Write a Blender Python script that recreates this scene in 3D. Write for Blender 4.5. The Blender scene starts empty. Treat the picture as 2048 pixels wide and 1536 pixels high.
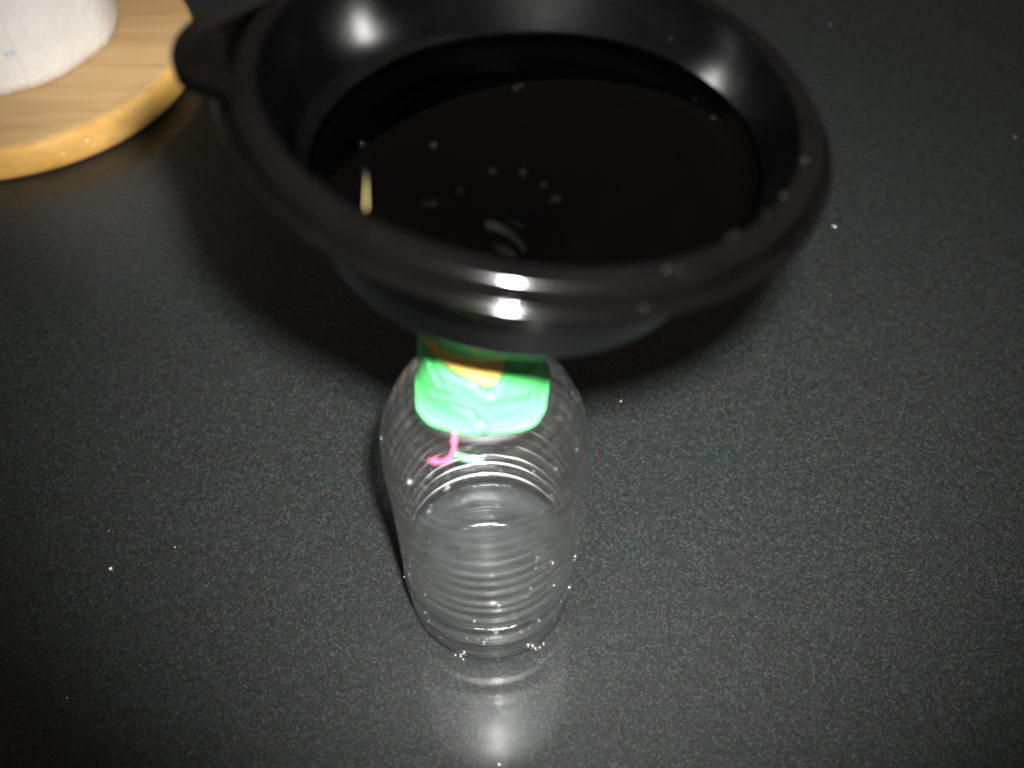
import bpy, bmesh, math, random
from mathutils import Vector, Matrix, Quaternion

# ------------------------------------------------------------------ camera, light, exposure
S = bpy.context.scene
C = S.collection
MM = 0.001
PITCH = math.radians(50.5)

cam_d = bpy.data.cameras.new('camera')
cam = bpy.data.objects.new('camera', cam_d)
C.objects.link(cam)
cam.location = (0, 0, 0.351)
cam.rotation_euler = (math.pi / 2 - PITCH, 0, 0)
cam_d.sensor_width = 36.0
cam_d.lens = 34.98
cam_d.clip_start = 0.01
cam_d.clip_end = 50
cam_d.dof.use_dof = True
cam_d.dof.focus_distance = 0.385
cam_d.dof.aperture_fstop = 7.0
cam_d.dof.aperture_blades = 0
S.camera = cam

w = bpy.data.worlds.new('World')
S.world = w
w.use_nodes = True
bg = w.node_tree.nodes['Background']
bg.inputs[0].default_value = (1.0, 0.88, 0.74, 1)
bg.inputs[1].default_value = 0.085

# the camera's built-in flash: a small lamp up and right of the lens
fl_d = bpy.data.lights.new('flash', 'SPOT')
fl_d.energy = 37.0
fl_d.color = (1.0, 0.99, 0.965)
fl_d.shadow_soft_size = 0.008
fl_d.spot_size = math.radians(79)
fl_d.spot_blend = 1.0
fl = bpy.data.objects.new('flash', fl_d)
C.objects.link(fl)
up = Vector((0, math.sin(PITCH), math.cos(PITCH)))
fl.location = Vector((0.016, 0, 0.351)) + up * 0.028
fl.rotation_euler = (math.pi / 2 - PITCH + math.radians(5), 0, math.radians(-2.5))
fl_d.cycles.is_caustics_light = True

S.view_settings.view_transform = 'Standard'
S.view_settings.look = 'None'
S.view_settings.exposure = 0.0
S.view_settings.gamma = 1.0
S.view_settings.use_curve_mapping = False
S.render.engine = 'CYCLES'
S.cycles.max_bounces = 16
S.cycles.transparent_max_bounces = 40
S.cycles.glossy_bounces = 8
S.cycles.transmission_bounces = 12
S.cycles.sample_clamp_indirect = 12.0
S.cycles.blur_glossy = 0.05
S.cycles.use_denoising = True
S.cycles.caustics_reflective = True
S.cycles.caustics_refractive = True

# ------------------------------------------------------------------ helpers
def mat(name):
    m = bpy.data.materials.new(name)
    m.use_nodes = True
    nt = m.node_tree
    return m, nt, nt.nodes['Principled BSDF'], nt.nodes['Material Output']

def node(nt, typ, **kw):
    n = nt.nodes.new(typ)
    for k, v in kw.items():
        if k in n.inputs:
            n.inputs[k].default_value = v
        else:
            setattr(n, k, v)
    return n

def ramp(nt, stops):
    r = nt.nodes.new('ShaderNodeValToRGB')
    e = r.color_ramp.elements
    while len(e) < len(stops):
        e.new(0.5)
    for i, (p, c) in enumerate(stops):
        e[i].position = p
        e[i].color = (c[0], c[1], c[2], 1) if len(c) == 3 else c
    return r

def obj(name, bm, m, parent=None, smooth=True):
    me = bpy.data.meshes.new(name)
    bmesh.ops.recalc_face_normals(bm, faces=bm.faces)
    bm.to_mesh(me)
    bm.free()
    for p in me.polygons:
        p.use_smooth = smooth
    for mm in (m if isinstance(m, (list, tuple)) else [m]):
        me.materials.append(mm)
    o = bpy.data.objects.new(name, me)
    C.objects.link(o)
    o.parent = parent
    return o

def thing(name, label, cat, loc=(0, 0, 0)):
    o = bpy.data.objects.new(name, None)
    o.empty_display_size = 0.01
    C.objects.link(o)
    o.location = loc
    o['label'] = label
    o['category'] = cat
    return o

def tag(o, label, cat, group=None):
    o['label'] = label
    o['category'] = cat
    if group:
        o['group'] = group
    return o

def lathe(prof, n=96, closed=True, rfun=None, matf=None):
    """prof: list of (r, z) in mm. closed: join last ring to first."""
    bm = bmesh.new()
    rings = []
    for (r, z) in prof:
        if r < 1e-6:
            rings.append([bm.verts.new((0, 0, z * MM))])
            continue
        ring = []
        for i in range(n):
            a = 2 * math.pi * i / n
            rr = r if rfun is None else rfun(r, z, a)
            ring.append(bm.verts.new((rr * MM * math.cos(a), rr * MM * math.sin(a), z * MM)))
        rings.append(ring)
    m = len(rings)
    for j in range(m if closed else m - 1):
        A, B = rings[j], rings[(j + 1) % m]
        if len(A) == 1 and len(B) == 1:
            continue
        for i in range(n):
            k = (i + 1) % n
            if len(A) == 1:
                f = bm.faces.new((A[0], B[i], B[k]))
            elif len(B) == 1:
                f = bm.faces.new((A[i], A[k], B[0]))
            else:
                f = bm.faces.new((A[i], A[k], B[k], B[i]))
            if matf:
                f.material_index = matf(j)
    return bm

def interp(x, pts):
    if x <= pts[0][0]:
        return pts[0][1]
    for (a, fa), (b, fb) in zip(pts, pts[1:]):
        if x <= b:
            return fa + (fb - fa) * (x - a) / (b - a)
    return pts[-1][1]

def smooth_profile(pts, sub=6):
    """Catmull-Rom through (r, z) points."""
    out = []
    P = [pts[0]] + list(pts) + [pts[-1]]
    for i in range(1, len(P) - 2):
        p0, p1, p2, p3 = [Vector(q) for q in P[i - 1:i + 3]]
        for k in range(sub):
            t = k / sub
            q = 0.5 * ((2 * p1) + (p2 - p0) * t + (2 * p0 - 5 * p1 + 4 * p2 - p3) * t * t + (3 * p1 - p0 - 3 * p2 + p3) * t ** 3)
            out.append((q.x, q.y))
    out.append(tuple(pts[-1]))
    return out

def tube(bm, pts, rad, n=10, closed=False):
    """Round tube along points (Vectors, m)."""
    rings = []
    m = len(pts)
    for i, p in enumerate(pts):
        a = pts[(i - 1) % m] if (closed or i > 0) else p
        b = pts[(i + 1) % m] if (closed or i < m - 1) else p
        t = (b - a).normalized()
        ref = Vector((0, 0, 1)) if abs(t.z) < 0.9 else Vector((1, 0, 0))
        u = t.cross(ref).normalized()
        v = t.cross(u)
        r = rad(i / (m - 1)) if callable(rad) else rad
        rings.append([bm.verts.new(p + (u * math.cos(2 * math.pi * k / n) + v * math.sin(2 * math.pi * k / n)) * r) for k in range(n)])
    for i in range(m if closed else m - 1):
        A, B = rings[i], rings[(i + 1) % m]
        for k in range(n):
            bm.faces.new((A[k], A[(k + 1) % n], B[(k + 1) % n], B[k]))
    if not closed:
        bm.faces.new(rings[0][::-1])
        bm.faces.new(rings[-1])

# ------------------------------------------------------------------ materials
def m_counter():
    m, nt, b, out = mat('speckled_black_laminate')
    tc = node(nt, 'ShaderNodeTexCoord')
    # fine coloured flecks of the laminate
    v = node(nt, 'ShaderNodeTexVoronoi', feature='F1', Scale=1650.0)
    nt.links.new(tc.outputs['Object'], v.inputs['Vector'])
    sep = node(nt, 'ShaderNodeSeparateColor', mode='HSV')
    nt.links.new(v.outputs['Color'], sep.inputs[0])
    val = ramp(nt, [(0.0, (0.0066, 0.0083, 0.0081)), (0.5, (0.0130, 0.0160, 0.0155)), (0.85, (0.0238, 0.0284, 0.0272)), (1.0, (0.041, 0.0475, 0.0455))])
    rnd = node(nt, 'ShaderNodeSeparateColor')
    nt.links.new(v.outputs['Color'], rnd.inputs[0])
    nt.links.new(rnd.outputs[0], val.inputs[0])
    tint = node(nt, 'ShaderNodeMix', data_type='RGBA', blend_type='MULTIPLY')
    tint.inputs['Factor'].default_value = 0.42
    hue = node(nt, 'ShaderNodeCombineColor', mode='HSV')
    hue.inputs[1].default_value = 0.55
    hue.inputs[2].default_value = 1.0
    nt.links.new(rnd.outputs[1], hue.inputs[0])
    nt.links.new(val.outputs[0], tint.inputs[6])
    nt.links.new(hue.outputs[0], tint.inputs[7])
    # larger cloudiness
    n2 = node(nt, 'ShaderNodeTexNoise', Scale=420.0, Detail=4.0, Roughness=0.7)
    nt.links.new(tc.outputs['Object'], n2.inputs['Vector'])
    r2 = ramp(nt, [(0.3, (0.7, 0.7, 0.7)), (0.7, (1.2, 1.2, 1.2))])
    nt.links.new(n2.outputs[0], r2.inputs[0])
    mul = node(nt, 'ShaderNodeMix', data_type='RGBA', blend_type='MULTIPLY')
    mul.inputs['Factor'].default_value = 1.0
    nt.links.new(tint.outputs[2], mul.inputs[6])
    nt.links.new(r2.outputs[0], mul.inputs[7])
    nt.links.new(mul.outputs[2], b.inputs['Base Color'])
    # pebbled finish
    n3 = node(nt, 'ShaderNodeTexNoise', Scale=900.0, Detail=2.0, Roughness=0.5)
    nt.links.new(tc.outputs['Object'], n3.inputs['Vector'])
    bp = node(nt, 'ShaderNodeBump', Strength=0.14, Distance=0.0003)
    nt.links.new(n3.outputs[0], bp.inputs['Height'])
    nt.links.new(bp.outputs[0], b.inputs['Normal'])
    b.inputs['Roughness'].default_value = 0.5
    b.inputs['IOR'].default_value = 1.5
    b.inputs['Specular IOR Level'].default_value = 0.28
    b.inputs['Coat Weight'].default_value = 0.45
    b.inputs['Coat Roughness'].default_value = 0.11
    b.inputs['Coat IOR'].default_value = 1.5
    bp2 = node(nt, 'ShaderNodeBump', Strength=0.05, Distance=0.0003)
    nt.links.new(n3.outputs[0], bp2.inputs['Height'])
    nt.links.new(bp2.outputs[0], b.inputs['Coat Normal'])
    return m

def m_black(name, ior=1.5, rough=0.2, aniso=0.0, k=(1, 1, 1)):
    m, nt, b, out = mat(name)
    tc = node(nt, 'ShaderNodeTexCoord')
    n = node(nt, 'ShaderNodeTexNoise', Scale=60.0, Detail=5.0, Roughness=0.6)
    nt.links.new(tc.outputs['Object'], n.inputs['Vector'])
    r = node(nt, 'ShaderNodeMapRange')
    r.inputs[3].default_value = rough * 0.75
    r.inputs[4].default_value = rough * 1.3
    nt.links.new(n.outputs[0], r.inputs[0])
    nt.links.new(r.outputs[0], b.inputs['Roughness'])
    c = ramp(nt, [(0.3, [0.0005 * x for x in k]), (0.7, [0.0010 * x for x in k])])
    nt.links.new(n.outputs[0], c.inputs[0])
    nt.links.new(c.outputs[0], b.inputs['Base Color'])
    n2 = node(nt, 'ShaderNodeTexNoise', Scale=45.0, Detail=2.0)
    nt.links.new(tc.outputs['Object'], n2.inputs['Vector'])
    bp = node(nt, 'ShaderNodeBump', Strength=0.05, Distance=0.002)
    nt.links.new(n2.outputs[0], bp.inputs['Height'])
    nt.links.new(bp.outputs[0], b.inputs['Normal'])
    b.inputs['IOR'].default_value = ior
    if aniso:                       # moulding drag lines run up the wall
        tg = node(nt, 'ShaderNodeTangent', direction_type='RADIAL', axis='Z')
        nt.links.new(tg.outputs[0], b.inputs['Tangent'])
        b.inputs['Anisotropic'].default_value = aniso
    return m

def m_thin_clear(name, tint, rough, haze, f0=0.045, bump=0.0, bscale=120.0, rough2=0.0, flute=0.0):
    """Clear thin wall: passes light straight through, mirrors more at grazing angles."""
    m, nt, b, out = mat(name)
    nt.nodes.remove(b)
    lw = node(nt, 'ShaderNodeLayerWeight')
    lw.inputs[0].default_value = 0.5
    pw = node(nt, 'ShaderNodeMath', operation='POWER')
    pw.inputs[1].default_value = 5.0
    nt.links.new(lw.outputs['Facing'], pw.inputs[0])
    ma = node(nt, 'ShaderNodeMath', operation='MULTIPLY_ADD', use_clamp=True)
    ma.inputs[1].default_value = 1 - f0
    ma.inputs[2].default_value = f0
    nt.links.new(pw.outputs[0], ma.inputs[0])
    tr = node(nt, 'ShaderNodeBsdfTransparent')
    tr.inputs[0].default_value = (*tint, 1)
    df = node(nt, 'ShaderNodeBsdfDiffuse')
    df.inputs[0].default_value = (0.75, 0.78, 0.8, 1)
    mx = node(nt, 'ShaderNodeMixShader')
    tc = node(nt, 'ShaderNodeTexCoord')
    nz = node(nt, 'ShaderNodeTexNoise', Scale=bscale, Detail=5.0, Roughness=0.65)
    nt.links.new(tc.outputs['Object'], nz.inputs['Vector'])
    mr = node(nt, 'ShaderNodeMapRange')
    mr.inputs[1].default_value = 0.35
    mr.inputs[2].default_value = 0.75
    mr.inputs[3].default_value = haze * 0.25
    mr.inputs[4].default_value = haze * 2.0
    nt.links.new(nz.outputs[0], mr.inputs[0])
    nt.links.new(mr.outputs[0], mx.inputs[0])
    nt.links.new(tr.outputs[0], mx.inputs[1])
    nt.links.new(df.outputs[0], mx.inputs[2])
    gl = node(nt, 'ShaderNodeBsdfGlossy')
    gl.inputs['Roughness'].default_value = rough
    if bump:
        bp = node(nt, 'ShaderNodeBump', Strength=bump, Distance=0.001)
        nt.links.new(nz.outputs[0], bp.inputs['Height'])
        nt.links.new(bp.outputs[0], gl.inputs['Normal'])
        if flute:                   # thin wall draws into faint upright ripples
            mp = node(nt, 'ShaderNodeMapping')
            mp.inputs['Scale'].default_value = (1, 1, 0.05)
            nt.links.new(tc.outputs['Object'], mp.inputs[0])
            nf = node(nt, 'ShaderNodeTexNoise', Scale=420.0, Detail=3.0)
            nt.links.new(mp.outputs[0], nf.inputs['Vector'])
            b2 = node(nt, 'ShaderNodeBump', Strength=flute, Distance=0.0005)
            nt.links.new(nf.outputs[0], b2.inputs['Height'])
            nt.links.new(bp.outputs[0], b2.inputs['Normal'])
            nt.links.new(b2.outputs[0], gl.inputs['Normal'])
    if rough2:
        g2 = node(nt, 'ShaderNodeBsdfGlossy')
        g2.inputs['Roughness'].default_value = rough2
        g2.inputs['Anisotropy'].default_value = -0.62
        tg = node(nt, 'ShaderNodeTangent', direction_type='RADIAL', axis='Z')
        nt.links.new(tg.outputs[0], g2.inputs['Tangent'])
        mg = node(nt, 'ShaderNodeMixShader')
        mg.inputs[0].default_value = 0.6
        nt.links.new(gl.outputs[0], mg.inputs[1])
        nt.links.new(g2.outputs[0], mg.inputs[2])
        gl = mg
    m2 = node(nt, 'ShaderNodeMixShader')
    nt.links.new(ma.outputs[0], m2.inputs[0])
    nt.links.new(mx.outputs[0], m2.inputs[1])
    nt.links.new(gl.outputs[0], m2.inputs[2])
    nt.links.new(m2.outputs[0], out.inputs[0])
    return m

def m_water():
    m, nt, b, out = mat('clear_water')
    b.inputs['Base Color'].default_value = (0.97, 0.985, 0.98, 1)
    b.inputs['Transmission Weight'].default_value = 1.0
    b.inputs['IOR'].default_value = 1.333
    b.inputs['Roughness'].default_value = 0.0
    return m

def m_simple(name, col, rough, spec=0.5, noise=0.12, scale=200.0, bump=0.0):
    m, nt, b, out = mat(name)
    tc = node(nt, 'ShaderNodeTexCoord')
    n = node(nt, 'ShaderNodeTexNoise', Scale=scale, Detail=4.0)
    nt.links.new(tc.outputs['Object'], n.inputs['Vector'])
    c = ramp(nt, [(0.25, [x * (1 - noise) for x in col]), (0.75, [min(1, x * (1 + noise)) for x in col])])
    nt.links.new(n.outputs[0], c.inputs[0])
    nt.links.new(c.outputs[0], b.inputs['Base Color'])
    b.inputs['Roughness'].default_value = rough
    b.inputs['Specular IOR Level'].default_value = spec
    if bump:
        bp = node(nt, 'ShaderNodeBump', Strength=bump, Distance=0.001)
        nt.links.new(n.outputs[0], bp.inputs['Height'])
        nt.links.new(bp.outputs[0], b.inputs['Normal'])
    return m

def m_wood(name, dark, light, gold, coords_scale=(1, 1, 1)):
    m, nt, b, out = mat(name)
    tc = node(nt, 'ShaderNodeTexCoord')
    mp = node(nt, 'ShaderNodeMapping')
    mp.inputs['Rotation'].default_value = (0, 0, math.radians(-6))
    mp.inputs['Scale'].default_value = coords_scale
    nt.links.new(tc.outputs['Object'], mp.inputs[0])
    n = node(nt, 'ShaderNodeTexNoise', Scale=9.0, Detail=6.0, Roughness=0.62, Distortion=0.35)
    nt.links.new(mp.outputs[0], n.inputs['Vector'])
    c = ramp(nt, [(0.30, dark), (0.48, gold), (0.62, light)])
    nt.links.new(n.outputs[0], c.inputs[0])
    mp2 = node(nt, 'ShaderNodeMapping')
    mp2.inputs['Rotation'].default_value = (0, 0, math.radians(-6))
    mp2.inputs['Scale'].default_value = (coords_scale[0] * 3, coords_scale[1] * 5, coords_scale[2] * 2)
    nt.links.new(tc.outputs['Object'], mp2.inputs[0])
    n2 = node(nt, 'ShaderNodeTexNoise', Scale=14.0, Detail=3.0)
    nt.links.new(mp2.outputs[0], n2.inputs['Vector'])
    r2 = ramp(nt, [(0.32, (0.80, 0.76, 0.68)), (0.5, (1, 1, 1))])
    nt.links.new(n2.outputs[0], r2.inputs[0])
    mul = node(nt, 'ShaderNodeMix', data_type='RGBA', blend_type='MULTIPLY')
    mul.inputs['Factor'].default_value = 0.55
    nt.links.new(c.outputs[0], mul.inputs[6])
    nt.links.new(r2.outputs[0], mul.inputs[7])
    nt.links.new(mul.outputs[2], b.inputs['Base Color'])
    b.inputs['Roughness'].default_value = 0.62
    bp = node(nt, 'ShaderNodeBump', Strength=0.12, Distance=0.0005)
    nt.links.new(n2.outputs[0], bp.inputs['Height'])
    nt.links.new(bp.outputs[0], b.inputs['Normal'])
    return m

M_counter = m_counter()
M_black = m_black('glossy_black_plastic', 1.34, 0.16, -0.8, (0.45, 0.47, 0.55))
M_rim = m_black('glossy_black_rim_plastic', 1.5, 0.11, 0.0, (0.85, 0.75, 0.62))
_b = M_rim.node_tree.nodes['Principled BSDF']
_b.inputs['Coat Weight'].default_value = 0.0
_b.inputs['Coat Roughness'].default_value = 0.09
M_blackwet = m_black('black_plastic_under_water', 1.16, 0.22)
M_pet = m_thin_clear('clear_bottle_plastic', (0.99, 0.995, 0.995), 0.05, 0.002, f0=0.2, bump=0.08, bscale=130.0, rough2=0.38)
M_floor = m_thin_clear('clear_bottle_floor', (0.97, 0.98, 0.98), 0.12, 0.012, f0=0.05, bump=0.5, bscale=160.0)
M_pool = m_thin_clear('water_in_bottle', (0.97, 0.98, 0.98), 0.12, 0.03, f0=0.14, bump=0.8, bscale=110.0)
M_drop = m_thin_clear('water_bead', (0.95, 0.96, 0.96), 0.03, 0.004, f0=0.09)
M_sparkle = m_thin_clear('clinging_water_bead', (0.95, 0.96, 0.96), 0.33, 0.01, f0=0.16)
M_water = m_water()
M_green = m_simple('bright_green_rubber', (0.075, 0.52, 0.135), 0.48, 0.85, 0.05, 90.0, 0.05)
M_yellow = m_simple('yellow_tape', (0.80, 0.56, 0.13), 0.4, 0.6, 0.08, 120.0)
M_pink = m_simple('pink_yarn', (0.80, 0.07, 0.16), 0.75, 0.3, 0.2, 1500.0, 0.4)
M_straw = m_simple('pale_straw', (0.13, 0.105, 0.035), 0.8, 0.4, 0.2, 400.0)
M_wood = m_wood('pale_beech_top', (0.52, 0.32, 0.135), (0.64, 0.43, 0.205), (0.59, 0.38, 0.17), (0.55, 7.0, 1.0))
M_woodside = m_wood('amber_varnished_edge', (0.58, 0.30, 0.06), (0.74, 0.44, 0.12), (0.67, 0.365, 0.085), (2.0, 2.0, 5.0))
M_blue = m_simple('pale_blue_ink', (0.42, 0.62, 0.74), 0.9, 0.2, 0.05)
M_card = m_simple('brown_card', (0.33, 0.22, 0.13), 0.9, 0.2, 0.1, 300.0)

def m_paper():
    m, nt, b, out = mat('embossed_white_paper')
    tc = node(nt, 'ShaderNodeTexCoord')
    v = node(nt, 'ShaderNodeTexVoronoi', feature='SMOOTH_F1', Scale=260.0)
    nt.links.new(tc.outputs['Object'], v.inputs['Vector'])
    n = node(nt, 'ShaderNodeTexNoise', Scale=70.0, Detail=5.0)
    nt.links.new(tc.outputs['Object'], n.inputs['Vector'])
    add = node(nt, 'ShaderNodeMath', operation='ADD')
    nt.links.new(v.outputs['Distance'], add.inputs[0])
    nt.links.new(n.outputs[0], add.inputs[1])
    bp = node(nt, 'ShaderNodeBump', Strength=0.35, Distance=0.0012)
    nt.links.new(add.outputs[0], bp.inputs['Height'])
    nt.links.new(bp.outputs[0], b.inputs['Normal'])
    c = ramp(nt, [(0.3, (0.83, 0.805, 0.77)), (0.7, (0.89, 0.87, 0.84))])
    nt.links.new(n.outputs[0], c.inputs[0])
    nt.links.new(c.outputs[0], b.inputs['Base Color'])
    b.inputs['Roughness'].default_value = 0.95
    b.inputs['Specular IOR Level'].default_value = 0.1
    return m
M_paper = m_paper()

# ------------------------------------------------------------------ the counter top
bm = bmesh.new()
vs = [bm.verts.new(p) for p in ((-1.4, -0.25, 0), (1.4, -0.25, 0), (1.4, 1.6, 0), (-1.4, 1.6, 0))]
f = bm.faces.new(vs)
ext = bmesh.ops.extrude_face_region(bm, geom=[f])
for v in [g for g in ext['geom'] if isinstance(g, bmesh.types.BMVert)]:
    v.co.z -= 0.038
ct = obj('countertop', bm, M_counter, smooth=False)
ct['kind'] = 'structure'
ct['label'] = 'black speckled laminate countertop under the bottle'

# ------------------------------------------------------------------ wooden paper towel stand
HX, HY = -0.304, 0.539
stand = thing('paper_towel_stand', 'round pale wooden stand base with amber edge under the paper roll', 'stand', (HX, HY, 0))
prof = [(0, 0), (106, 0), (108.2, 0.8), (109.4, 3), (109.6, 6), (109.6, 12), (109.2, 15.5), (108.2, 18), (106.4, 19.6), (104, 20.2), (60, 20.3), (0, 20.3)]
obj('base', lathe(prof, 160, closed=False, matf=lambda j: 1 if j < 8 else 0), [M_wood, M_woodside], stand)
prof = [(0, 20.3), (8, 20.3), (8, 300), (6, 306), (0, 308)]
dw = obj('dowel', lathe(prof, 32, closed=False), M_wood, stand)
# small white scuffs on the board's edge
random.seed(5)
for (ang, zz, s) in ((-58.5, 9, 0.6), (-51.0, 12, 0.7), (-49.8, 7.5, 0.5), (-12.5, 14, 0.7)):
    bm = bmesh.new()
    bmesh.ops.create_icosphere(bm, subdivisions=2, radius=s * 0.9 * MM)
    for v in bm.verts:
        v.co *= 1 + random.uniform(-0.2, 0.2)
        v.co.x *= 0.35
        v.co.y *= 1.6
    o = obj('paint_fleck', bm, M_paper, stand)
    a = math.radians(ang)
    o.location = (109.5 * MM * math.cos(a), 109.5 * MM * math.sin(a), zz * MM)
    o.rotation_euler = (0, 0, a)

# ------------------------------------------------------------------ paper towel roll
RX, RY, RZ = -0.3115, 0.5505, 0.0206
roll = thing('paper_towel_roll', 'white embossed paper towel roll standing on the wooden base', 'paper towel', (RX, RY, RZ))
SEAM = math.radians(-57.5)
def roll_r(r, z, a):
    if r < 40:
        return r
    d = (a - SEAM + math.pi) % (2 * math.pi) - math.pi
    # loose end of the outer sheet stands a little proud; the wound sheets lie in soft flats
    flap = 0.9 * math.exp(-((d - 0.02) / 0.10) ** 2) if d > -0.012 else 0.0
    flats = 0.55 * math.cos(7 * a + 0.6) + 0.35 * math.cos(11 * a + 2.0)
    dent = 0.8 * math.sin(z * 0.035 + 3 * a)
    return r + (flap + flats * 0.8 + dent * 0.5) * (r / 68.5) + 0.02 * (68.5 - r) * 0
NA = 480
prof = [(21, 0), (40.1, 0.1), (69, 0.0), (70.7, 0.5)] + [(71 + 0.02 * z, z) for z in range(6, 238, 8)] + [(75, 239), (73, 240), (40.1, 240), (21, 240)]
obj('sheets', lathe(prof, NA, closed=True, rfun=roll_r), M_paper, roll)
prof = [(19.6, 0.3), (20.9, 0.3), (20.9, 239.5), (19.6, 239.5)]
obj('cardboard_core', lathe(prof, 64), M_card, roll)
# faint blue printed mark
bm = bmesh.new()
def stroke(a0, a1, z0, z1, r=69.35):
    n = 3
    A = [(a0 + (a1 - a0) * i / n) for i in range(n + 1)]
    lo = [bm.verts.new((r * MM * math.cos(a), r * MM * math.sin(a), z0 * MM)) for a in A]
    hi = [bm.verts.new((r * MM * math.cos(a), r * MM * math.sin(a), z1 * MM)) for a in A]
    for i in range(n):
        bm.faces.new((lo[i], lo[i + 1], hi[i + 1], hi[i]))
a0 = math.radians(-62.6)
for k in range(4):
    s = a0 + k * 0.021
    stroke(s, s + 0.006, 22.0, 26.5, 72.6)
    if k % 2 == 0:
        stroke(s + 0.006, s + 0.021, 23.6, 24.9, 72.6)
mk = obj('printed_mark', bm, M_blue, roll)
mk['label'] = 'small pale blue print on the paper'

# ------------------------------------------------------------------ the clear plastic bottle
BX, BY = -0.0086, 0.186
bottle = thing('plastic_bottle', 'clear ribbed plastic bottle standing under the black funnel', 'bottle', (BX, BY, 0))
ctrl = [(2, 30.8), (16, 31.0), (30, 31.4), (58, 31.5), (66, 31.6), (76, 32.0), (90, 32.7), (102, 32.5), (107, 31.6), (111, 30.0), (116, 28.1), (120, 26.0), (124, 23.2), (127, 20.6), (129, 18.8), (131, 17.0), (134, 14.6), (137, 13.4), (141, 12.9)]
base = smooth_profile([(0, 2.0), (8, 1.9), (14, 1.6), (19, 0.9), (23.5, 0.1), (27.0, 0.1), (29.0, 0.5), (30.1, 1.6), (30.6, 3.0)], 3)
outer = list(base)
GROOVES = [33.5 + 6.6 * k + 0.7 * math.sin(2.3 * k) for k in range(11)]     # narrow moulded rings round the body
z = 3.5
while z <= 141.0:
    r = interp(z, ctrl)
    if z < 15:                    # foot: fine close rings
        r = 30.7 + 0.28 * (math.cos(2 * math.pi * z / 2.6) - 1) + 0.02 * z
    elif z < 30:                  # plain band; raised bead added to catch light as the bright water-line ring
        r = 31.0 + 1.1 * math.exp(-((z - 24.2) / 1.7) ** 2) - 0.5 * math.exp(-((z - 28.2) / 1.4) ** 2)
    elif z < 100:                 # broad horizontal ribs
        d = min(abs(z - g) for g in GROOVES)
        r += 0.25 - (1.75 - 0.008 * z) * math.exp(-(d / 0.66) ** 2) - 0.02 * (3.5 - d) ** 2 * 0.3
    elif z < 128:                 # finer, shallower rings on the shoulder
        r += 0.26 * math.cos(2 * math.pi * (z - 100) / 4.2)
    outer.append((r, z))
    z += 0.24 if 12 < z < 102 else 0.5
outer += [(12.9, 146), (12.9, 152), (13.6, 153), (13.6, 155), (12.7, 156), (12.7, 160)]
inner = [(r - 0.5, z + 0.3) if r > 0.6 else (0, z + 0.8) for (r, z) in outer]
inner[-1] = (12.2, 160)
random.seed(23)
DENTS = []
for k in range(30):                     # crinkles pressed into the thin wall, mostly in the lower half
    DENTS.append((random.uniform(0, 2 * math.pi), random.triangular(32, 100, 44), random.uniform(0.04, 0.13), random.uniform(1.2, 3.6), random.choice((-1, 1, -1)) * random.uniform(0.15, 0.5), random.uniform(-0.4, 0.4) * 20))
def bot_r(r, z, a):
    # hand-squeezed, uneven wall
    k = math.exp(-((z - 62) / 34.0) ** 2)
    dr = k * 0.35 * math.cos(3 * a + 0.8) + 0.14 * math.sin(5 * a + z * 0.05) * min(1, z / 20)
    if 30 < z < 112 and r > 25:
        for (da, dz, wa, wz, dp, sl) in DENTS:
            d = (a - da + math.pi) % (2 * math.pi) - math.pi
            if abs(d) < 0.5:
                dr += dp * math.exp(-(d / wa) ** 2 - ((z - dz - sl * d) / wz) ** 2)
    return r + dr
bot_prof = outer + inner[::-1]
nb = len(bot_prof)
floor_n = sum(1 for (r_, z_) in outer if r_ < 29.5 and z_ < 3)
body = obj('body', lathe(bot_prof, 132, closed=False, rfun=bot_r, matf=lambda j: 1 if (j < floor_n or j > nb - floor_n - 2) else 0), [M_pet, M_floor], bottle)

# shallow water collected in the bottle
WL = 27.0
wp = [(0, 3.4)] + [(max(0.5, r - 0.75), z + 0.75) for (r, z) in outer if 1.0 < r and z < WL - 1.2]
wp = [(rr - 0.2, zz) for (rr, zz) in wp]
wp += [(wp[-1][0], WL - 0.9), (wp[-1][0] + 0.12, WL), (wp[-1][0] - 0.9, WL - 0.55), (wp[-1][0] - 3, WL - 0.7), (0, WL - 0.7)]
pw = obj('collected_water', lathe(wp, 96, closed=False), M_pool)
pw.location = (BX, BY, 0)
tag(pw, 'shallow clear water lying in the bottom of the plastic bottle', 'water')

# ------------------------------------------------------------------ the black funnel
nrm = Vector((0.13, 0.01, 1)).normalized()
rimc = Vector((0.005, 0.1928, 0.222))
H = 85.0                                   # spout tip to rim plane
funnel = thing('funnel', 'large glossy black plastic funnel full of water on the bottle', 'funnel', rimc - nrm * H * MM)
funnel.rotation_mode = 'QUATERNION'
funnel.rotation_quaternion = Vector((0, 0, 1)).rotation_difference(nrm)
inn = [(60.2, 1.6), (58.9, -3.2), (56.6, -9.5), (53.4, -17.5), (50.8, -24.5), (48.4, -31.0), (47.0, -34.6), (45.4, -36.8), (43.0, -38.2), (37.5, -41.6), (28, -47.4), (18, -53), (10.5, -58), (8.0, -61), (7.2, -66), (5.2, -85)]
inn = smooth_profile(inn, 4)
out_ = [(7.0, -85), (9.2, -66), (10.6, -61.5), (14, -58.6), (20, -55.2), (31, -48.8), (40.2, -42.6), (45.6, -39.2), (48.6, -37.0), (50.2, -33.6), (51.8, -29.5), (54.0, -24), (56.4, -17), (59.0, -9), (60.4, -4.5)]
out_ = smooth_profile(out_, 4)
WZ = -18.4                                  # water line on the wall
j_wet = [i for i, (r, z) in enumerate(inn) if z < WZ - 0.5]
prof = [(r, z + H) for (r, z) in out_ + inn]
i0, i1 = len(out_) + j_wet[0], len(out_) + len(inn) - 1
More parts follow.
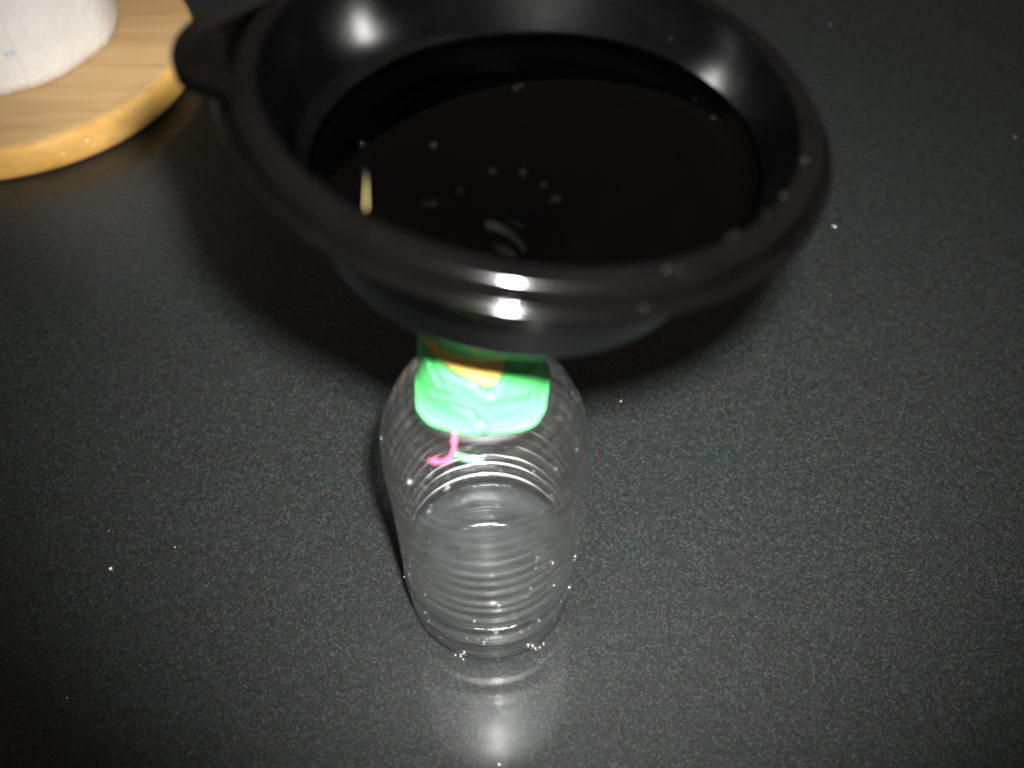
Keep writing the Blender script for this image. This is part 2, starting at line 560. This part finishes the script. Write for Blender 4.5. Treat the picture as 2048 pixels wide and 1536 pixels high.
bowl = obj('bowl', lathe(prof, 144, closed=True, matf=lambda j: 1 if i0 <= j < i1 else 0), [M_black, M_blackwet], funnel)
# rolled rim: inner lip, broad rounded crown, groove, outer bead, open underside
rp = [(60.25, 0.0), (60.25, 0.8), (60.55, 1.35), (61.1, 1.5), (61.8, 1.35), (62.5, 1.6), (63.4, 1.85), (64.4, 1.75), (65.3, 1.15), (66.0, -0.1), (66.4, -1.6), (66.7, -2.9), (67.3, -3.1), (68.0, -2.5), (68.7, -2.7), (69.1, -3.5), (68.8, -4.5), (68.0, -4.9), (66.8, -4.5), (65.6, -2.6), (64.2, -1.2), (62.4, -0.9), (61.2, -2.0), (60.6, -3.8), (59.7, -3.6), (60.0, -1.5)]
rp = [(r, z + H) for (r, z) in smooth_profile(rp, 3)]
obj('rim', lathe(rp, 192, closed=True), M_rim, funnel)

# hanging tab at the rim, with a hole
bm = bmesh.new()
def tab_outline():
    pts = []
    half = [(60.5, 21.0), (63.5, 18.0), (66.5, 14.6), (69.5, 12.6), (72.5, 11.6), (75.0, 10.2), (77.2, 7.6), (78.6, 4.0), (79.0, 0)]
    for (r, y) in half:
        pts.append((r, y))
    for (r, y) in half[-2::-1]:
        pts.append((r, -y))
    return smooth_profile(pts, 3)
ol = tab_outline()
lev = [(-4.2, 2.6), (-4.8, 1.2), (-3.8, 0.25), (-1.0, 0.0), (0.6, 0.3), (1.7, 1.1), (2.2, 2.2), (2.5, 3.4), (2.7, 4.6)]
cx0 = 66.0
rings = []
def inset(pt, d):
    v = Vector((pt[0] - cx0, pt[1]))
    L = max(v.length, 0.01)
    k = max(0, (L - d)) / L
    return (cx0 + v.x * k, v.y * k)
for (zz, d) in lev:
    rings.append([bm.verts.new((-inset(p, d)[0] * MM, -inset(p, d)[1] * MM, (zz + H) * MM)) for p in ol])
n = len(ol)
for (kk, zz) in ((0.75, 3.1), (0.5, 3.7), (0.25, 4.0), (0.08, 4.1)):     # domed knob
    rings.append([bm.verts.new((-(71.0 + (inset(p, 4.6)[0] - 71.0) * kk) * MM, -inset(p, 4.6)[1] * kk * MM, (zz + H) * MM)) for p in ol])
for A, B in zip(rings, rings[1:]):
    for i in range(n - 1):
        bm.faces.new((A[i], A[i + 1], B[i + 1], B[i]))
bm.faces.new(rings[-1])
bm.faces.new(rings[0][::-1])
bm.faces.new([s_[0] for s_ in rings] + [s_[-1] for s_ in rings][::-1])
obj('hanging_tab', bm, M_rim, funnel)

# water filling the funnel: level surface inside the tilted bowl, its body following the wall
bm = bmesh.new()
q = funnel.rotation_quaternion
org = rimc - nrm * H * MM
WH = 0.203
n = 144
mid = [((a[0] + 0.6), a[1]) for a in inn]
def axis_pt(i, rz):
    a = 2 * math.pi * i / n
    return org + q @ Vector((rz[0] * MM * math.cos(a), rz[0] * MM * math.sin(a), (rz[1] + H) * MM))
cols = []
for i in range(n):
    pts = [axis_pt(i, p) for p in mid]
    k = next(j for j, p in enumerate(pts) if p.z < WH)
    t = (pts[k - 1].z - WH) / (pts[k - 1].z - pts[k].z)
    top = pts[k - 1].lerp(pts[k], t)
    below = []
    m_s = 18
    tail = [top] + pts[k:]
    for s in range(1, m_s + 1):
        x = s / m_s * (len(tail) - 2)
        j = int(x)
        below.append(tail[j].lerp(tail[min(j + 1, len(tail) - 1)], x - j))
    cols.append((top, below))
cen = sum((c[0] for c in cols), Vector()) / n
vr = []
for f_ in (0.0, 0.35, 0.7, 0.9, 0.96, 1.0):
    if f_ == 0.0:
        vr.append([bm.verts.new(cen)])
    else:
        lift = 0.0 if f_ < 0.95 else (0.00012 if f_ < 1 else 0.0006)
        vr.append([bm.verts.new(cen.lerp(c[0], f_) + Vector((0, 0, lift))) for c in cols])
for s in range(18):
    vr.append([bm.verts.new(c[1][s]) for c in cols])
endc = sum((c[1][-1] for c in cols), Vector()) / n
vr.append([bm.verts.new(endc)])
for A, B in zip(vr, vr[1:]):
    for i in range(n):
        k = (i + 1) % n
        if len(A) == 1:
            bm.faces.new((A[0], B[i], B[k]))
        elif len(B) == 1:
            bm.faces.new((A[i], A[k], B[0]))
        else:
            bm.faces.new((A[i], A[k], B[k], B[i]))
fw = obj('funnel_water', bm, M_water)
tag(fw, 'still dark pool of clear water filling the black funnel', 'water')
fw.cycles.is_caustics_caster = True
bowl.cycles.is_caustics_receiver = True

# ------------------------------------------------------------------ green sleeve round the neck
sleeve = thing('green_sleeve', 'bright green rubber sleeve joining the funnel to the bottle neck', 'sleeve', (BX, BY, 0.128))
SZ = 128.0
rad_s = [(125.5, 22.2), (126.5, 21.6), (128.2, 20.0), (131, 18.8), (135, 18.3), (142, 18.0), (150, 17.7), (157, 17.2), (162, 16.6)]
creases = [  # ((angle, z) from, to, width, depth)
    ((-30, 149.5), (-6, 147), 2.0, 0.35), ((-6, 147), (9, 142), 1.8, 0.55), ((9, 142), (20, 148.5), 1.8, 0.55),
    ((-22, 136.5), (-9, 135.5), 1.6, 0.4), ((-9, 135.5), (0, 131.5), 1.6, 0.6), ((0, 131.5), (3, 127), 1.6, 0.5),
    ((-50, 150), (-38, 143), 2.2, 0.6), ((30, 150), (55, 146), 2.2, 0.4), ((24, 137), (48, 133), 2.6, 0.35), ((-48, 137), (-30, 140), 2.0, 0.4),
]
def seg_d(px, py, a, b):
    ax, ay = a[0] * 0.31, a[1]
    bx, by = b[0] * 0.31, b[1]
    px *= 0.31
    dx, dy = bx - ax, by - ay
    t = max(0, min(1, ((px - ax) * dx + (py - ay) * dy) / (dx * dx + dy * dy)))
    return math.hypot(px - ax - dx * t, py - ay - dy * t)
def sleeve_r(z, deg):
    r = interp(z, rad_s)
    for a, b, wd, dp in creases:
        d = seg_d(deg, z, a, b)
        r -= dp * math.exp(-(d / wd * 1.5) ** 2)
        r += 0.45 * dp * math.exp(-((d - wd) / wd * 1.4) ** 2)
    r += 0.15 * math.sin(math.radians(deg) * 4 + z * 0.2)
    return r
def zbot(deg):
    t = math.radians(deg)
    return interp(abs(deg), [(0, 127.9), (25, 127.2), (45, 126.0), (60, 126.6), (75, 128.4), (90, 129.6), (180, 130)]) + 0.15 * math.sin(7 * t)
def on_sleeve(deg, z, off=0.0):
    t = math.radians(deg)
    r = sleeve_r(z, deg) + off
    return Vector((r * MM * math.sin(t), -r * MM * math.cos(t), (z - SZ) * MM))
bm = bmesh.new()
nth, nz = 180, 56
go, gi = [], []
for j in range(nz + 1):
    ro, ri = [], []
    for i in range(nth):
        deg = -180 + 360 * i / nth
        zt = 160.0 - 0.13 * 16 * math.sin(math.radians(deg))
        z = zbot(deg) + (zt - zbot(deg)) * j / nz
        ro.append(bm.verts.new(on_sleeve(deg, z)))
        ri.append(bm.verts.new(on_sleeve(deg, z, -0.6)))
    go.append(ro)
    gi.append(ri)
for j in range(nz):
    for i in range(nth):
        k = (i + 1) % nth
        bm.faces.new((go[j][i], go[j][k], go[j + 1][k], go[j + 1][i]))
        bm.faces.new((gi[j][i], gi[j + 1][i], gi[j + 1][k], gi[j][k]))
for i in range(nth):
    k = (i + 1) % nth
    bm.faces.new((go[0][i], gi[0][i], gi[0][k], go[0][k]))
    bm.faces.new((go[nz][i], go[nz][k], gi[nz][k], gi[nz][i]))
obj('skirt', bm, M_green, sleeve)
bm = bmesh.new()
pts = []
for i in range(96):
    a = 2 * math.pi * i / 96
    rr = 17.4 + 0.25 * math.sin(3 * a)
    pts.append(Vector((rr * MM * math.cos(a), rr * MM * math.sin(a), (160.0 - 0.13 * rr * math.cos(a) - SZ + 0.2 * math.sin(2 * a + 1)) * MM)))
tube(bm, pts, 2.0 * MM, 14, closed=True)
obj('rolled_lip', bm, M_green, sleeve)
# yellow tape stuck on the sleeve
bm = bmesh.new()
lo = [(-56, 155.5), (-44, 154), (-30, 152), (-16, 150.4), (-4, 148.4), (6, 146.4), (11, 145.8), (17, 148.5), (22, 153.5)]
g = []
cnt = 40
for i in range(cnt + 1):
    deg = -56 + 78 * i / cnt
    zb = interp(deg, lo)
    zt = 158.6 - 0.13 * 17 * math.sin(math.radians(deg))
    col = []
    for j in range(13):
        z = zb + (zt - zb) * j / 12
        col.append((on_sleeve(deg, z, 0.35), on_sleeve(deg, z, 0.08)))
    g.append([[bm.verts.new(c[0]) for c in col], [bm.verts.new(c[1]) for c in col]])
for i in range(cnt):
    for s in (0, 1):
        for j in range(12):
            bm.faces.new((g[i][s][j], g[i + 1][s][j], g[i + 1][s][j + 1], g[i][s][j + 1]))
    bm.faces.new((g[i][0][0], g[i + 1][0][0], g[i + 1][1][0], g[i][1][0]))
    bm.faces.new((g[i][0][12], g[i + 1][0][12], g[i + 1][1][12], g[i][1][12]))
tp = obj('tape_patch', bm, M_yellow, sleeve)
tp['label'] = 'yellow patch on the green sleeve'

# ------------------------------------------------------------------ pink strand hanging from under the sleeve
path = [(-15.2, 169.2, 127.8), (-16.1, 167.0, 126.9), (-16.3, 164.7, 125.4), (-16.3, 163.5, 123.8), (-16.6, 162.7, 122.6), (-17.6, 161.9, 121.3), (-18.8, 161.6, 120.4), (-20.2, 161.9, 119.8), (-21.8, 162.4, 119.3), (-23.6, 163.3, 118.8)]
P = [Vector(p) * MM for p in path]
fine = []
for i in range(len(P) - 1):
    for k in range(4):
        fine.append(P[i].lerp(P[i + 1], k / 4))
fine.append(P[-1])
for i in range(1, len(fine) - 1):
    fine[i] = (fine[i - 1] + fine[i] * 2 + fine[i + 1]) / 4
bm = bmesh.new()
tube(bm, fine, lambda t: (0.72 + 0.16 * math.sin(t * 37) + 0.25 * math.exp(-((t - 0.62) / 0.07) ** 2)) * MM, 10)
st = obj('pink_string', bm, M_pink)
tag(st, 'short pink yarn strand hanging from the green sleeve onto the bottle', 'string')

# short loose green strip beside it
Q = [Vector(p) * MM for p in ((-15.8, 162.3, 122.7), (-13.9, 161.7, 122.2), (-11.8, 161.1, 122.0), (-9.7, 161.0, 122.0), (-8.1, 161.0, 122.2))]
bm = bmesh.new()
tube(bm, Q, lambda t: (0.95 - 0.35 * abs(t - 0.5)) * MM, 8)
for v in bm.verts:
    v.co.z += 0.0002 * math.sin(v.co.x * 2600)
gs = obj('green_strip', bm, M_green)
tag(gs, 'short loose green strip on the bottle beside the pink strand', 'strip')

# ------------------------------------------------------------------ straw sliver leaning in the funnel
bm = bmesh.new()
a, b_ = Vector((-34.8, 191.5, 202.5)) * MM, Vector((-29.0, 152.6, 220.5)) * MM
tube(bm, [a, a.lerp(b_, 0.5), b_], 0.15 * MM, 6)
a2 = a.lerp(b_, 0.14) + Vector((0.55, 0, 0.1)) * MM
tube(bm, [a2, a2.lerp(b_, 0.5), b_], lambda t: (0.12 - 0.03 * t) * MM, 6)
sv = obj('straw_sliver', bm, M_straw)
tag(sv, 'thin yellowish straw sliver leaning in the funnel water', 'straw')

# ------------------------------------------------------------------ water beads
def bead_bm(bm, p, nrm_, r, h=0.55):
    rot = Vector((0, 0, 1)).rotation_difference(nrm_.normalized()).to_matrix().to_4x4()
    mtx = Matrix.Translation(p) @ rot @ Matrix.Diagonal((r, r, r * h, 1))
    bmesh.ops.create_icosphere(bm, subdivisions=2, radius=1.0, matrix=mtx)
bm = bmesh.new()
for (x, y, r) in ((-4.6, 186.4, 1.0), (2.5, 186.0, 1.2), (7.3, 181.3, 1.0), (9.5, 176.4, 0.9), (10.6, 176.6, 0.8), (-17.8, 175.3, 0.9), (-19.9, 175.0, 0.7), (-12.0, 179.5, 0.7), (-35.7, 196.6, 0.9), (-18.8, 196.2, 1.4), (0.9, 219.9, 1.0), (46.0, 214.7, 0.8), (50.0, 207.6, 0.8), (2.4, 221.0, 0.8)):
    bead_bm(bm, Vector((x, y, 203.0)) * MM, Vector((0, 0, 1)), 0.48 * r * MM, 0.9)
wb = obj('floating_bubbles', bm, M_drop)
wb['kind'] = 'stuff'
wb['label'] = 'small bubbles floating on the funnel water'
bm = bmesh.new()
for (deg, r, z, s) in ((-68, 63.2, 2.3, 1.2), (-73, 67.9, -2.1, 0.8), (-20, 61.2, 2.8, 1.2), (-33.5, 60.6, 2.6, 1.0), (-40.7, 60.6, 2.6, 0.8), (-52.4, 60.6, 2.6, 0.7), (-50.6, 60.7, 2.6, 0.7), (-35.5, 68.0, -2.4, 0.8), (-75.3, 62.4, 2.1, 0.6), (-66, 64.0, 2.2, 0.7), (-118, 64.4, 2.0, 0.7), (-150, 63.8, 2.2, 0.6)):
    a = math.radians(deg)
    bead_bm(bm, Vector((r * MM * math.cos(a), r * MM * math.sin(a), (z + H) * MM)), Vector((0, 0, 1)), 0.45 * s * MM, 0.7)
for (deg, z, s) in ((48, -9, 0.9), (40, -13, 0.8), (30, -10, 0.8), (22, -7, 0.9), (57, -15, 0.7), (75, -10, 0.7), (120, -14, 0.7), (66, -6, 0.8)):
    a = math.radians(deg)
    r = interp(z, [(-17.5, 53.4), (-9.5, 56.6), (-3.2, 58.9), (1.6, 60.2)])
    bead_bm(bm, Vector((r * MM * math.cos(a), r * MM * math.sin(a), (z + H) * MM)), Vector((-math.cos(a), -math.sin(a), 0.3)), 0.55 * s * MM, 0.5)
rb = obj('water_beads', bm, M_drop, funnel)
rb['kind'] = 'stuff'
# beads and drips clinging to the bottle wall
random.seed(11)
bm = bmesh.new()
for k in range(220):
    z = random.choice((random.uniform(8, 60), random.uniform(8, 50), random.uniform(30, 122)))
    a = random.uniform(0, 2 * math.pi)
    prev = min(outer[8:], key=lambda p: abs(p[1] - z))
    inside = random.random() < (0.25 if math.sin(a) < 0 else 0.95)
    r = bot_r(prev[0], z, a) - (0.55 if inside else -0.02)
    nv = Vector((math.cos(a), math.sin(a), 0)) * (-1 if inside else 1)
    bead_bm(bm, Vector((r * MM * math.cos(a), r * MM * math.sin(a), z * MM)), nv, random.choice((0.35, 0.45, 0.5, 0.6, 0.7, 0.9, 1.3)) * MM, random.uniform(0.4, 0.7))
for (x, y, z, r) in ((-9.0, -29.6, 6, 1.5), (-10.3, -29.3, 3, 1.6), (-12.5, -28.6, 1.2, 1.4), (-9.6, -30.2, 1.0, 1.3), (14.5, -27.6, 8, 1.4), (16.3, -26.6, 5.2, 1.6), (17.4, -26.5, 2.6, 1.3), (19.0, -25.6, 1.2, 1.5), (20.4, -24.4, 2.4, 1.2)):
    bead_bm(bm, Vector((x, y, z)) * MM, Vector((x, y, 0)), r * MM, 0.6)
db = obj('water_beads', bm, M_sparkle, bottle)
db['kind'] = 'stuff'

# ------------------------------------------------------------------ crumbs on the counter
crumbs = [((-159.0, 194.3), 0.95, (0.75, 0.76, 0.78), 'white round crumb lying alone on the bare black counter'),
          ((169.7, 395.9), 1.0, (0.62, 0.60, 0.55), 'pale double crumb on the counter beside the funnel rim'),
          ((289.0, 472.9), 0.8, (0.40, 0.22, 0.07), 'orange crumb far along the dark counter'),
          ((-164.2, 211.5), 0.7, (0.25, 0.14, 0.06), 'dull brown crumb behind the white crumb'),
          ((206.9, 592.1), 0.8, (0.26, 0.22, 0.13), 'small tan crumb at the far end of the counter'),
          ((-135.7, 204.0), 0.6, (0.34, 0.36, 0.12), 'tiny yellow green crumb between white crumb and bottle'),
          ((-161.3, 141.7), 0.5, (0.6, 0.6, 0.6), 'tiny grey crumb in front of the white crumb'),
          ((-4.5, 117.8), 0.8, (0.7, 0.7, 0.7), 'light grey crumb in front of the bottle base'),
          ((49.1, 279.1), 0.7, (0.6, 0.62, 0.6), 'tiny pale crumb behind the bottle shoulder')]
for i, ((x, y), r, col, lab) in enumerate(crumbs):
    r *= 0.72
    col = tuple(c * 0.75 for c in col)
    random.seed(40 + i)
    bm = bmesh.new()
    bmesh.ops.create_icosphere(bm, subdivisions=2, radius=r * MM)
    if 'double' in lab:
        bmesh.ops.create_icosphere(bm, subdivisions=2, radius=0.6 * r * MM, matrix=Matrix.Translation((-1.0 * MM, 1.1 * MM, 0)))
    for v in bm.verts:
        v.co *= 1 + random.uniform(-0.16, 0.16)
        v.co.z *= 0.75
    o = obj('crumb', bm, m_simple('crumb_%d' % i, col, 0.7, 0.3, 0.15, 800.0))
    o.location = (x * MM, y * MM, r * 0.62 * MM)
    tag(o, lab, 'crumb', 'crumbs scattered on the counter')
